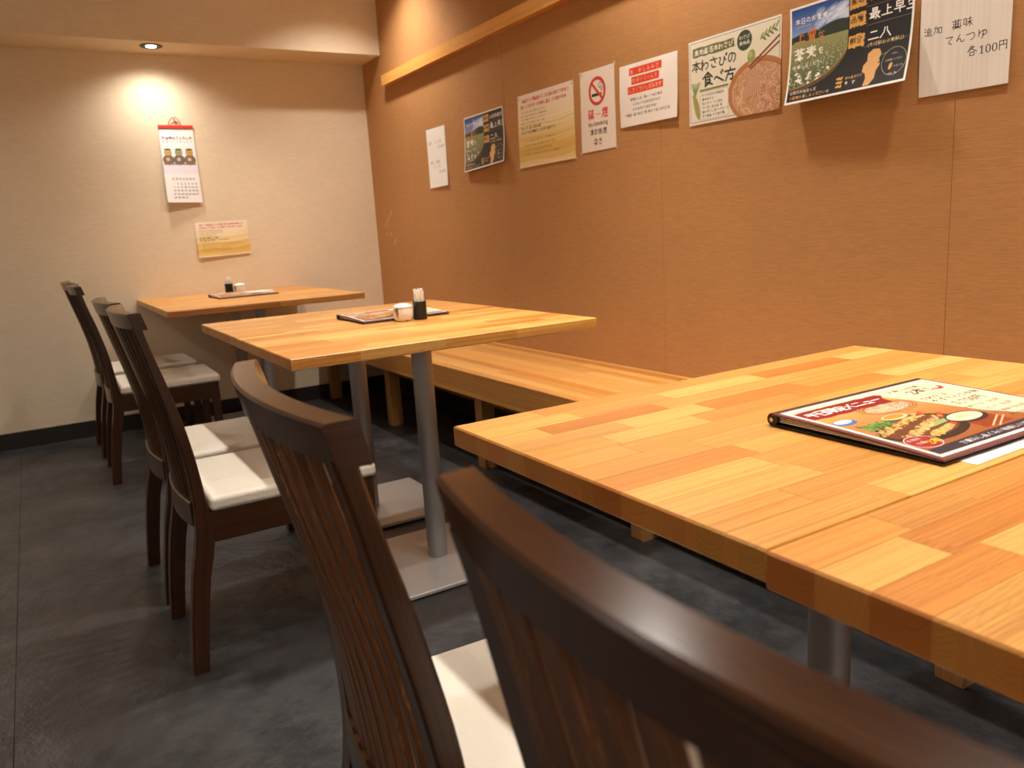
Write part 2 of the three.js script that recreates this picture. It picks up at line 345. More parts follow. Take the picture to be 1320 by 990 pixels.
  c.fillStyle = '#d9a668'; c.beginPath(); c.ellipse(890, 590, 13, 24, 0.3, 0, 7); c.fill();
  bodyText(c, 886, 500, 60, 17, '#d8cfbd'); bodyText(c, 846, 540, 110, 17, '#d8cfbd'); bodyText(c, 916, 588, 60, 17, '#d8cfbd'); bodyText(c, 880, 634, 60, 15, '#d8cfbd');
  bodyText(c, 536, 596, 130, 22, '#e0b070'); write(c, 'そこです', 536, 630, 30, '#f1e6d0', 0.12);
  for (let k = 0; k < 9; k++) { c.fillStyle = '#d9a34c'; c.beginPath(); c.ellipse(470 + (k % 3) * 17, 600 + Math.floor(k / 3) * 28, 12, 8, k, 0, 7); c.fill(); }
  c.restore();
});
function noodleBowl(c, cx, cy, rx, ry) {
  c.fillStyle = '#b9733f'; c.beginPath(); c.ellipse(cx, cy, rx, ry, 0, 0, 7); c.fill();
  for (let k = 0; k < 5; k++) { c.strokeStyle = k % 2 ? '#d79a5e' : '#8f5128'; c.lineWidth = 5; c.beginPath(); c.ellipse(cx, cy, rx - k * 7, ry - k * 7, 0, 0, 7); c.stroke(); }
  c.save(); c.beginPath(); c.ellipse(cx, cy + 6, rx - 34, ry - 34, 0, 0, 7); c.clip();
  c.fillStyle = '#c4946e'; c.fillRect(cx - rx, cy - ry, rx * 2, ry * 2);
  for (let k = 0; k < 190; k++) {
    const x = cx + rr(-rx, rx), y = cy + rr(-ry, ry), r = rr(14, 60), a = rnd() * 6.28;
    c.strokeStyle = rnd() < 0.22 ? rgba(142, 92, 66, 0.8) : rgba(226 + rr(-16, 16), 186 + rr(-18, 18), 152 + rr(-18, 18), 0.97); c.lineWidth = rr(3.5, 6.5);
    c.beginPath(); c.arc(x, y, r, a, a + rr(1.4, 4)); c.stroke();
  }
  c.restore();
}
const wasabiPoster = canvas(1024, 708, (c, w, h) => {
  c.fillStyle = '#f0e9dc'; c.fillRect(0, 0, w, h);
  c.fillStyle = '#e6dfc8'; c.fillRect(18, 18, w - 36, h - 36);
  c.strokeStyle = '#3d4a35'; c.lineWidth = 4; c.strokeRect(16, 18, w - 32, h - 40);
  c.fillStyle = '#6b6c3e'; c.beginPath(); c.moveTo(50, 86); for (let q = 0; q <= 10; q++) c.lineTo(50 + q * 48, 66 + rr(-5, 5)); for (let q = 10; q >= 0; q--) c.lineTo(50 + q * 49, 140 + rr(-5, 5)); c.fill();
  write(c, '産地直送本わさび', 72, 76, 54, '#f2ecd9', 0.12);
  write(c, '本わさびの', 40, 168, 106, '#2c3327', 0.11, 1.0); write(c, '食べ方', 170, 286, 128, '#2c3327', 0.12, 1.02);
  c.fillStyle = '#3e4b37'; c.beginPath(); c.arc(646, 112, 80, 0, 7); c.fill(); write(c, 'わさび', 592, 70, 36, '#f0ead8', 0.11); write(c, '産地品', 592, 114, 36, '#f0ead8', 0.11);
  for (let k = 0; k < 9; k++) { c.fillStyle = k % 2 ? '#71813f' : '#8b9a55'; c.beginPath(); c.ellipse(830 + k * 19, 118 - k * 7 + (k % 2) * 28, 32, 9, (k % 2 ? 0.6 : -1.0), 0, 7); c.fill(); }
  noodleBowl(c, 800, 520, 330, 250);
  c.fillStyle = '#d9ab86'; for (let k = 0; k < 26; k++) { c.strokeStyle = k % 3 ? 'rgba(214,170,136,.95)' : 'rgba(160,108,80,.8)'; c.lineWidth = 7; c.beginPath(); c.moveTo(690 + k * 3.6, 270 + rr(-8, 8)); c.bezierCurveTo(700 + k * 2, 380, 660 + k * 6, 430, 640 + k * 8, 560); c.stroke(); }
  c.strokeStyle = '#7b3f24'; c.lineWidth = 17; c.beginPath(); c.moveTo(1004, 150); c.lineTo(700, 330); c.stroke(); c.strokeStyle = '#94532f'; c.beginPath(); c.moveTo(1004, 196); c.lineTo(716, 346); c.stroke();
  c.fillStyle = '#93a050'; c.beginPath(); c.ellipse(720, 248, 40, 50, 0.3, 0, 7); c.fill(); c.fillStyle = '#b5be74'; c.beginPath(); c.ellipse(712, 236, 22, 24, 0.3, 0, 7); c.fill();
  c.fillStyle = '#6c7a3a'; c.fillRect(130, 418, 340, 15);
  c.fillStyle = '#ece6d6'; c.strokeStyle = '#a69a78'; c.lineWidth = 4; c.beginPath(); c.roundRect(140, 440, 330, 232, 20); c.fill(); c.stroke();
  for (let k = 0; k < 6; k++) bodyText(c, 160, 456 + k * 35, k === 1 ? 180 : rr(210, 290), 27, '#4a4538');
  c.fillStyle = '#a9a45e'; c.beginPath(); c.moveTo(38, 440); c.quadraticCurveTo(150, 500, 128, 676); c.quadraticCurveTo(60, 640, 38, 440); c.fill();
  for (let k = 0; k < 12; k++) { c.strokeStyle = '#7a6a34'; c.lineWidth = 4; c.beginPath(); c.moveTo(52 + k * 5, 460 + k * 17); c.lineTo(92 + k * 4, 448 + k * 17); c.stroke(); }
  for (let k = 0; k < 7; k++) { c.strokeStyle = '#7f9150'; c.lineWidth = 9; c.beginPath(); c.moveTo(70, 466); c.lineTo(30 + k * 18, 350 + rr(-12, 20)); c.stroke(); }
});
const priceSheet = canvas(512, 724, (c, w, h) => {
  c.fillStyle = '#efe9de'; c.fillRect(0, 0, w, h);
  for (let k = 0; k < 30; k++) { c.fillStyle = rgba(214, 204, 188, rr(0.05, 0.2)); c.fillRect(rnd() * w, 0, rr(4, 26), h); }
  write(c, '追加', 22, 340, 55, '#2a2522', 0.072); write(c, '薬味', 186, 330, 60, '#2a2522', 0.072);
  write(c, 'てんつゆ', 146, 410, 60, '#2a2522', 0.072); write(c, '各100円', 284, 492, 58, '#2a2522', 0.072);
});
const smallPriceSheet = canvas(512, 724, (c, w, h) => {
  c.fillStyle = '#f3f0ea'; c.fillRect(0, 0, w, h);
  write(c, '追加　てんつゆ', 40, 150, 50, '#8f8a84', 0.07); write(c, '各100円', 300, 214, 46, '#8f8a84', 0.07);
  write(c, '追加　薬味', 60, 390, 52, '#8f8a84', 0.07); write(c, 'てんつゆ', 150, 452, 46, '#8f8a84', 0.07); write(c, '各100円', 290, 516, 46, '#8f8a84', 0.07);
});
function goldNotice(w, h) {
  return canvas(w, h, (c) => {
    let g = c.createLinearGradient(0, 0, 0, h); g.addColorStop(0, '#f2e3d3'); g.addColorStop(0.42, '#efdcae'); g.addColorStop(0.75, '#dfb65c'); g.addColorStop(0.93, '#e2c070'); g.addColorStop(1, '#f0e2c4'); c.fillStyle = g; c.fillRect(0, 0, w, h);
    for (let k = 0; k < 26; k++) { c.strokeStyle = k % 2 ? 'rgba(250,236,200,.28)' : 'rgba(202,150,60,.2)'; c.lineWidth = rr(4, 16); const y = h * rr(0.35, 0.95); c.beginPath(); c.moveTo(0, y); c.bezierCurveTo(w * 0.3, y - 40, w * 0.6, y + 40, w, y - 20); c.stroke(); }
    bodyText(c, w * 0.08, h * 0.06, w * 0.84, h * 0.055, '#c94b55', 0.13); bodyText(c, w * 0.06, h * 0.14, w * 0.86, h * 0.055, '#c94b55', 0.14);
    for (let k = 0; k < 4; k++) bodyText(c, w * 0.06, h * (0.23 + k * 0.05), w * rr(0.3, 0.5), h * 0.03, '#a58c6e');
    bodyText(c, w * 0.06, h * 0.44, w * 0.36, h * 0.045, '#5b4630', 0.13); bodyText(c, w * 0.06, h * 0.5, w * 0.62, h * 0.045, '#5b4630', 0.13);
    for (let k = 0; k < 4; k++) bodyText(c, w * 0.1, h * (0.62 + k * 0.065), w * rr(0.5, 0.78), h * 0.034, '#a17a34');
  });
}
const noSmoking = canvas(512, 724, (c, w, h) => {
  c.fillStyle = '#eee0d0'; c.fillRect(0, 0, w, h);
  c.strokeStyle = '#d23b33'; c.lineWidth = 30; c.beginPath(); c.arc(w / 2, 196, 112, 0, 7); c.stroke();
  c.fillStyle = '#2b2523'; c.fillRect(176, 214, 120, 26); c.fillStyle = '#d23b33'; c.fillRect(300, 214, 26, 26);
  c.strokeStyle = '#2b2523'; c.lineWidth = 6; c.beginPath(); c.moveTo(318, 204); c.bezierCurveTo(336, 170, 262, 178, 282, 140); c.bezierCurveTo(300, 112, 330, 132, 322, 150); c.stroke(); c.beginPath(); c.moveTo(336, 204); c.bezierCurveTo(356, 160, 300, 172, 306, 150); c.stroke();
  c.strokeStyle = '#d23b33'; c.lineWidth = 26; c.beginPath(); c.moveTo(176, 118); c.lineTo(336, 276); c.stroke();
  write(c, '禁', 112, 350, 96, '#d8443c', 0.13); write(c, '煙', 318, 350, 96, '#d8443c', 0.13); c.fillStyle = '#d8443c'; c.fillRect(236, 396, 56, 7);
  c.fillStyle = '#2b2523'; c.font = 'bold 50px sans-serif'; c.textAlign = 'center'; c.fillText('No Smoking', w / 2, 500); c.textAlign = 'left';
  write(c, '请勿吸煙', 128, 526, 62, '#332d2a', 0.1); write(c, '금연', 190, 612, 62, '#332d2a', 0.1);
});
const selfService = canvas(724, 512, (c, w, h) => {
  c.fillStyle = '#f0e6da'; c.fillRect(0, 0, w, h);
  [['水　おしぼりは', 130, 34, 410], ['セルフサービス', 160, 110, 350], ['とさせていただきます', 110, 186, 450]].forEach(([t, x, y, ww]) => {
    c.fillStyle = '#e2472b'; c.fillRect(x, y, ww, 62);
    let q = x + 12; const s = ww / 8.4; for (const ch of t) { if (ch !== '　') { const k = G[ch] ? ch : 'のさいしくんてみ'[Math.floor(rnd() * 8)]; write(c, k, q, y + 12, Math.min(42, s * 0.95), '#f6c9a0', 0.11); } q += ww / (t.length + 0.6); }
  });
  for (const [x, y, ww] of [[140, 280, 400], [170, 322, 340], [170, 364, 320], [50, 406, 600]]) bodyText(c, x, y, ww, 28, '#5c544c', 0.1);
});
const calendarPrint = canvas(360, 820, (c, w, h) => {
  c.fillStyle = '#f4f1ee'; c.fillRect(0, 0, w, h);
  for (let k = 0; k < 9; k++) write(c, 'お地味のさんみしわ'[k], 22 + k * 36, 96 + (k % 2) * 6, 32, k % 3 === 1 ? '#a32626' : '#33282a', 0.16);
  for (let k = 0; k < 9; k++) write(c, 'のをくしてさいんつ'[k], 22 + k * 36, 140, 26, '#6b5a58', 0.1);
  for (let k = 0; k < 3; k++) {   // three little seated stone figures
    const x = 66 + k * 112;
    c.fillStyle = ['#7d6a55', '#6f6660', '#80694f'][k]; c.beginPath(); c.ellipse(x, 352, 60, 58, 0, 0, 7); c.fill();
    c.fillStyle = ['#c8a75c', '#a9a06c', '#c79a4e'][k]; c.beginPath(); c.arc(x, 272, 36, 0, 7); c.fill();
    c.fillStyle = ['#4f5a3c', '#56603e', '#5a4a34'][k]; c.beginPath(); c.ellipse(x, 246, 38, 20, 0, Math.PI, 0); c.fill();
    c.fillStyle = '#d9b59a'; c.beginPath(); c.arc(x - 6, 346, 20, 0, 7); c.fill();
    c.strokeStyle = '#3b302a'; c.lineWidth = 4; c.beginPath(); c.arc(x, 272, 36, 0, 7); c.stroke(); c.beginPath(); c.moveTo(x - 14, 274); c.lineTo(x - 5, 276); c.moveTo(x + 5, 276); c.lineTo(x + 14, 274); c.stroke();
  }
  c.fillStyle = '#8f7a6a'; c.fillRect(12, 392, w - 24, 14);
  c.fillStyle = '#e9e4ee'; c.fillRect(0, 410, w, 90);
  c.font = '26px sans-serif'; c.fillStyle = '#c23a3a'; write(c, '日', 74, 548, 26, '#c23a3a', 0.12); write(c, '月火水木金土'.replace(/[火木金土]/g, '本'), 112, 548, 26, '#4d4646', 0.1, 1.35);
  c.font = 'bold 26px sans-serif';
  for (let r = 0; r < 5; r++) for (let d = 0; d < 7; d++) { const n = r * 7 + d - 0; if (n < 1 || n > 31) continue; c.fillStyle = d === 0 ? '#b02020' : '#2c2727'; c.textAlign = 'center'; c.fillText(String(n), 88 + d * 38, 622 + r * 38); }
  c.textAlign = 'left';
});
const menuCover = canvas(1024, 764, (c, w, h) => {
  const U = (u) => u * w, W = (v) => v * h;
  c.fillStyle = '#ebe4d6'; c.fillRect(0, 0, w, h); c.save(); c.beginPath(); c.rect(20, 20, w - 40, h - 40); c.clip();
  c.fillStyle = '#e6d8b2'; c.fillRect(0, 0, w, h);
  // the photograph of the meal
  let g = c.createLinearGradient(0, W(0.2), 0, W(0.9)); g.addColorStop(0, '#dda45c'); g.addColorStop(0.45, '#bd7a42'); g.addColorStop(1, '#97552f'); c.fillStyle = g;
  c.beginPath(); c.moveTo(0, W(0.24)); c.lineTo(U(0.56), W(0.12)); c.lineTo(U(0.63), W(0.42)); c.lineTo(U(0.68), W(0.66)); c.lineTo(U(0.82), W(0.9)); c.lineTo(0, W(0.98)); c.fill();
  noodleBowl(c, U(0.42), W(0.295), U(0.17), W(0.115));
  c.fillStyle = '#3f6ea8'; c.beginPath(); c.ellipse(U(0.085), W(0.36), U(0.06), W(0.05), 0, 0, 7); c.fill(); c.fillStyle = '#dfe5ea'; c.beginPath(); c.ellipse(U(0.085), W(0.345), U(0.048), W(0.032), 0, 0, 7); c.fill();
  c.fillStyle = '#2a201b'; c.beginPath(); c.ellipse(U(0.27), W(0.66), U(0.25), W(0.19), -0.1, 0, 7); c.fill(); c.fillStyle = '#6b3d22'; c.beginPath(); c.ellipse(U(0.27), W(0.64), U(0.225), W(0.155), -0.1, 0, 7); c.fill();
  c.fillStyle = '#e0c79a'; c.beginPath(); c.ellipse(U(0.31), W(0.45), U(0.075), W(0.045), 0, 0, 7); c.fill(); c.fillStyle = '#cf8a34'; c.beginPath(); c.ellipse(U(0.31), W(0.445), U(0.06), W(0.03), 0, 0, 7); c.fill();
  for (let k = 0; k < 120; k++) { c.fillStyle = rnd() < 0.5 ? '#3f6a2c' : '#6d9a48'; c.beginPath(); c.ellipse(U(rr(0.06, 0.24)), W(rr(0.46, 0.55)), rr(5, 20), 6, rnd() * 3, 0, 7); c.fill(); }
  const tempura = (u0, v0, u1, v1, t) => { for (let k = 0; k < 150; k++) { const q = rnd(), x = U(u0 + (u1 - u0) * q), y = W(v0 + (v1 - v0) * q), z = t * (1 - 0.35 * q); c.fillStyle = rgba(226 + rr(-30, 26), 178 + rr(-36, 26), 104 + rr(-36, 30), 0.95); c.beginPath(); c.arc(x + rr(-z, z), y + rr(-z, z), rr(3, 10), 0, 7); c.fill(); } c.fillStyle = '#d1442a'; c.beginPath(); c.ellipse(U(u1 + 0.015), W(v1 - 0.01), 26, 12, -0.7, 0, 7); c.fill(); };
  c.fillStyle = '#94a86a'; c.beginPath(); c.ellipse(U(0.36), W(0.66), U(0.16), W(0.022), -0.12, 0, 7); c.fill();
  tempura(0.05, 0.62, 0.42, 0.5, 26); tempura(0.11, 0.73, 0.48, 0.57, 26); tempura(0.22, 0.77, 0.4, 0.72, 20);
  c.fillStyle = '#8c3a1e'; c.fillRect(U(0.46), W(0.68), U(0.19), W(0.18)); c.fillStyle = '#2c2320'; c.beginPath(); c.ellipse(U(0.54), W(0.68), U(0.115), W(0.085), 0, 0, 7); c.fill(); c.fillStyle = '#ded2b4'; c.beginPath(); c.ellipse(U(0.54), W(0.67), U(0.1), W(0.065), 0, 0, 7); c.fill(); c.fillStyle = '#b9c48c'; c.beginPath(); c.ellipse(U(0.53), W(0.665), U(0.04), W(0.025), 0, 0, 7); c.fill();
  c.strokeStyle = '#e2b08a'; c.lineWidth = 8; c.beginPath(); c.moveTo(U(0.5), W(0.86)); c.lineTo(U(0.66), W(0.76)); c.moveTo(U(0.53), W(0.875)); c.lineTo(U(0.68), W(0.78)); c.stroke();
  // banner, prices, strip, badge
  c.fillStyle = '#8c1f22'; c.beginPath(); for (let q = 0; q <= 12; q++) c.lineTo(U(0.02 + q * 0.045), W(0.07) + rr(-6, 6)); c.lineTo(U(0.58), W(0.1)); c.lineTo(U(0.54), W(0.15)); for (let q = 11; q >= 0; q--) c.lineTo(U(0.02 + q * 0.046), W(0.235) + rr(-6, 6)); c.fill();
  write(c, '平日限定メニュー', U(0.045), W(0.1), 74, '#fbf4ea', 0.11, 0.82);
  write(c, 'お楽しみ日産', U(0.64), W(0.07), 36, '#3c2a22', 0.1); write(c, '2本!', U(0.70), W(0.125), 80, '#3c2a22', 0.11);
  c.strokeStyle = '#c2323c'; c.lineWidth = 20; c.beginPath(); c.arc(U(0.9), W(0.17), 34, 0.1, 2.5); c.stroke();
  c.fillStyle = '#8a7a60'; c.fillRect(U(0.6), W(0.265), U(0.38), 3);
  write(c, '小わさび', U(0.64), W(0.29), 46, '#33241c', 0.1); write(c, 'そばてんつゆ味', U(0.65), W(0.36), 46, '#33241c', 0.1); write(c, '1,750円', U(0.69), W(0.44), 62, '#33241c', 0.11);
  for (let k = 0; k < 4; k++) { bodyText(c, U(0.66 + k * 0.015), W(0.56 + k * 0.075), 120, 26, '#5a4838'); write(c, '980円', U(0.82), W(0.555 + k * 0.075), 36, '#5a4838', 0.1); }
  c.fillStyle = '#2c2a38'; c.beginPath(); c.moveTo(0, h); c.lineTo(U(0.03), W(0.9)); c.lineTo(w, W(0.87)); c.lineTo(w, h); c.fill(); bodyText(c, U(0.2), W(0.91), 780, 34, '#e8e2da', 0.1);
  c.fillStyle = '#9c2226'; c.strokeStyle = '#efe2c8'; c.lineWidth = 4; c.beginPath(); c.ellipse(U(0.105), W(0.81), U(0.078), W(0.085), 0, 0, 7); c.fill(); c.stroke();
  write(c, 'お味の', U(0.055), W(0.75), 26, '#efe2c8', 0.1); write(c, '小品', U(0.06), W(0.8), 26, '#efe2c8', 0.1); write(c, '2本', U(0.105), W(0.8), 52, '#e7c02e', 0.14);
  c.restore();
});
const jarPrint = canvas(512, 128, (c, w, h) => {
  c.fillStyle = '#efe9db'; c.fillRect(0, 0, w, h);
  for (let k = 0; k < 20; k++) { const x = rnd() * w, y = rr(18, 112); c.strokeStyle = '#5b6a52'; c.lineWidth = 5; c.beginPath(); c.moveTo(x, y); c.lineTo(x + rr(-9, 9), y + 16); c.stroke(); c.fillStyle = k % 2 ? '#a2473c' : '#4d5a78'; c.beginPath(); c.arc(x, y, rr(6, 11), 0, 7); c.fill(); }
});
M.print = {
  soba: printed(sobaPoster, 0.45), wasabi: printed(wasabiPoster, 0.5), price: printed(priceSheet, 0.5), smallPrice: printed(smallPriceSheet, 0.65), gold: printed(goldNotice(820, 600), 0.5), goldSmall: printed(goldNotice(594, 420), 0.4),
  noSmoking: printed(noSmoking, 0.55), self: printed(selfService, 0.5), calendar: printed(calendarPrint, 0.6), menu: printed(menuCover, 0.3), jar: printed(jarPrint, 0.25),
};

// ---------------------------------------------------------------- the room
const ROOM = { left: -4.6, front: 6.6 };
{
  const f = struct('floor');
  obj('floor_slab', mbox(ROOM.left - 0.1, 0.1, -0.12, -0.003, -0.1, ROOM.front + 0.1), M.subfloor, f);
  for (const [a, b] of [[-0.286, 0], [-2.107, -0.287], [-3.928, -2.1085], [ROOM.left, -3.929]]) obj('vinyl_sheet', mbox(a, b, -0.003, 0, 0, ROOM.front, 'z'), M.floor, f);
  const c = struct('ceiling');
  obj('ceiling_slab', mbox(ROOM.left - 0.1, 0.1, CEIL, CEIL + 0.1, -0.1, ROOM.front + 0.1), M.ceiling, c);
  const b = struct('wall_back');
  obj('wall_core', mbox(ROOM.left - 0.1, 0.1, 0, CEIL, -0.1, 0), M.creamWall, b);
  obj('soffit_beam', mbox(ROOM.left, 0, SOFFIT, CEIL, 0, 0.288), M.creamWall, b);
  const r = struct('wall_right');
  obj('wall_core', mbox(0.002, 0.1, 0, CEIL, 0, ROOM.front), M.brownWall, r);
  const seams = [0, 0.62, 1.645, 2.67, 3.696, 4.72, 5.745, ROOM.front];
  for (let i = 0; i + 1 < seams.length; i++) obj('wallpaper_strip', mbox(0, 0.002, 0, CEIL, seams[i] + (i ? 0.0007 : 0), seams[i + 1] - 0.0007), M.brownWall, r);
  // pale scuffs on the wallpaper near the corner
  for (const [z0, y0, z1, y1] of [[0.262, 1.128, 0.143, 1.04], [0.205, 1.045, 0.20, 1.03], [0.159, 1.005, 0.17, 0.985], [0.22, 1.0, 0.228, 0.985], [0.30, 0.965, 0.253, 0.925]]) {
    const l = Math.hypot(z1 - z0, y1 - y0), g = new THREE.BoxGeometry(0.0006, 0.008, l); g.rotateX(-Math.atan2(y1 - y0, z1 - z0)); g.translate(-0.0003, (y0 + y1) / 2, (z0 + z1) / 2);
    obj('scuff_mark', g, M.scuff, r);
  }
  obj('wall_core', mbox(ROOM.left - 0.1, ROOM.left, 0, CEIL, 0, ROOM.front), M.unseenWhiteWall, struct('wall_left'));  // left and front walls are unseen, made white to bounce light
  obj('wall_core', mbox(ROOM.left - 0.1, 0.1, 0, CEIL, ROOM.front, ROOM.front + 0.1), M.unseenWhiteWall, struct('wall_front'));
  obj('skirting_board', mbox(ROOM.left, -0.012, 0, 0.089, 0, 0.012), M.baseboard, struct('baseboard_back'));
  obj('skirting_board', mbox(-0.012, 0, 0, 0.089, 0, ROOM.front), M.baseboard, struct('baseboard_right'));
  const t = struct('trim_1');
  obj('picture_rail', mbox(-0.037, 0, 1.83, 1.887, 0.362, ROOM.front, 'z'), M.trim, t);
  const uv = t.children[0].geometry.attributes.uv; for (let i = 0; i < uv.count; i++) uv.setXY(i, uv.getX(i) * 0.8, 0.32 + uv.getY(i) * 0.6);
}

// ---------------------------------------------------------------- lamps
M.lampRing = new THREE.MeshStandardMaterial({ color: 0x2a2622, roughness: 0.4 });
M.lampRingWhite = new THREE.MeshStandardMaterial({ color: 0xd8d2c6, roughness: 0.5 });
M.lampCone = new THREE.MeshStandardMaterial({ color: 0xb8b2aa, metalness: 0.9, roughness: 0.25 });
M.lampLens = new THREE.MeshStandardMaterial({ color: 0xffffff, emissive: new THREE.Color(1, 0.94, 0.85), emissiveIntensity: 9, roughness: 0.4 });
function downlight(x, y, z, cd, deg, pen, label, dark) {  // added fill lamps and unseen lamps get the same fitting
  const t = thing('downlight', label, 'downlight', [x, y, z]);
  obj('trim_ring', new THREE.LatheGeometry([[0.026, -0.001], [0.05, -0.001], [0.056, -0.003], [0.052, -0.006], [0.032, -0.005], [0.026, -0.001]].map((p) => new THREE.Vector2(...p)), 40), dark ? M.lampRing : M.lampRingWhite, t);
  obj('lamp_lens', new THREE.CylinderGeometry(0.025, 0.025, 0.004, 32).translate(0, -0.0035, 0), M.lampLens, t);
  const s = new THREE.SpotLight(WARM, cd, 0, THREE.MathUtils.degToRad(deg), pen, 2);
  s.position.set(0, -0.012, 0); s.target.position.set(0, -1, 0); s.castShadow = true; s.shadow.mapSize.set(1024, 1024); s.shadow.radius = 2.2; s.shadow.bias = -0.0005;
  t.add(s, s.target);
}
SOFFIT_LAMPS.forEach(([x, z, cd, deg, pen], i) => downlight(x, SOFFIT, z, cd, deg, pen, i ? 'unseen black ringed downlight in the beam, lighting the left of the back wall' : 'lit downlight with a black ring in the beam above the calendar', true));
const LAMP_LABEL = ['ceiling downlight near the brown wall by the far corner', 'unseen ceiling downlight lighting the farthest table', 'ceiling downlight near the brown wall above the middle table', 'ceiling downlight near the brown wall above the black poster', 'ceiling downlight over the far half of the middle table', 'unseen ceiling downlight lighting the middle and near tables from between them', 'ceiling downlight over the near table', 'unseen ceiling downlight over the aisle, lighting the left of the back wall', 'unseen ceiling downlight over the aisle, lighting the floor beside the middle chairs', 'unseen ceiling downlight over the aisle, lighting the floor behind the near chairs', 'added fill lamp washing the unseen front wall on the aisle side', 'added fill lamp washing the unseen front wall on the bench side'];
CEILING_AND_FILL_LAMPS.forEach(([x, z, cd, deg, pen], i) => downlight(x, CEIL, z, cd, deg, pen, LAMP_LABEL[i], false));

// ---------------------------------------------------------------- bench along the brown wall
// one stave: c = chamfers at [x0, x1, z0, z1] sides of the top and bottom edges
function stave(x0, x1, y0, y1, z0, z1, ch, row, u0, endFlip) {
  const pos = [], uv = [], ring = (y, k) => [V(x0 + ch[0] * k, y, z0 + ch[2] * k), V(x1 - ch[1] * k, y, z0 + ch[2] * k), V(x1 - ch[1] * k, y, z1 - ch[3] * k), V(x0 + ch[0] * k, y, z1 - ch[3] * k)];
  const c = Math.max(...ch, 0.0004), rings = [ring(y0, 1), ring(y0 + c, 0), ring(y1 - c, 0), ring(y1, 1)];
  const vr = 1 - (row + 0.5) / WOOD_ROWS, ve = 0.5 / WOOD_ROWS;
  const long = (p) => [u0 + p.x * 0.9, vr + ((p.z - (z0 + z1) / 2) + (p.y - y1) * 0.5) * 2.0];
  const end = (p) => [u0 * 3.1 + (p.z - z0) * 1.35, ve + (p.y - (y0 + y1) / 2) * 1.9];
  const tri = (a, b, d, f) => { for (const q of [a, b, d]) { pos.push(q.x, q.y, q.z); uv.push(...f(q)); } };
  for (let i = 0; i < 3; i++) for (let j = 0; j < 4; j++) {
    const a = rings[i][j], b = rings[i][(j + 1) % 4], d = rings[i + 1][(j + 1) % 4], e = rings[i + 1][j], f = j % 2 ? end : long;
    tri(a, d, b, f); tri(a, e, d, f);
  }
  const T = rings[3], B = rings[0];
  tri(T[0], T[2], T[1], long); tri(T[0], T[3], T[2], long); tri(B[0], B[1], B[2], long); tri(B[0], B[2], B[3], long);
  const g = new THREE.BufferGeometry();
  g.setAttribute('position', new THREE.Float32BufferAttribute(pos, 3)); g.setAttribute('uv', new THREE.Float32BufferAttribute(uv, 2));
  g.computeVertexNormals();
  return g;
}
{
  const L = 6.0, b = thing('wall_bench', 'long low wooden bench of yellow boards along the brown wall', 'bench', [0, 0, 0]);
  const seat = new THREE.Group(); seat.name = 'seat_board'; b.add(seat);
  const rows = 9, x0 = -0.43, x1 = -0.02, w = (x1 - x0) / rows;
  for (let r = 0; r < rows; r++) {
    let z = 0.001;
    while (z < L - 0.01) {
      let e = Math.min(L, z + rr(0.7, 1.5)); if (L - e < 0.3) e = L;
      const g = stave(z + 0.0003, e - 0.0003, 0.387, 0.4166, 0, w - 0.0006, [0.0005, 0.0005, 0.0006, 0.0006], Math.floor(rnd() * 7), rnd());
      g.rotateY(-Math.PI / 2); g.translate(x0 + w * (r + 1) - 0.0003, 0, 0);
      obj('board', g, M.bench[Math.floor(rnd() * M.bench.length)], seat);
      z = e;
    }
  }
  const fascia = (z0, z1, row) => { const g = stave(z0, z1, 0.311, 0.4166, 0, 0.0275, [0.001, 0.001, 0.003, 0.003], row, rnd()); const uv = g.attributes.uv; g.rotateY(-Math.PI / 2); g.translate(-0.4305, 0, 0); return g; };
  obj('front_board', fascia(0.001, 2.99, 3), M.bench[2], b); obj('front_board', fascia(2.991, L, 1), M.bench[2], b);
  obj('back_strip', mbox(-0.019, -0.0005, 0.39, 0.43, 0.002, L, 'z'), M.bench[1], b);
  for (const z of [0.045, 1.0, 1.99, 2.99, 3.985, 4.98, 5.94]) {
    const g = stave(0.0, 0.387, -0.03, 0.03, -0.03, 0.03, [0.002, 0.002, 0.002, 0.002], 3, rnd()); g.rotateZ(Math.PI / 2); g.translate(-0.395, 0, z);
    obj('leg', g, M.benchLeg, b);
  }
  for (const z of [1.0, 2.99, 4.98]) obj('cross_rail', mbox(-0.365, -0.03, 0.34, 0.387, z - 0.02, z + 0.02), M.bench[4], b);
}

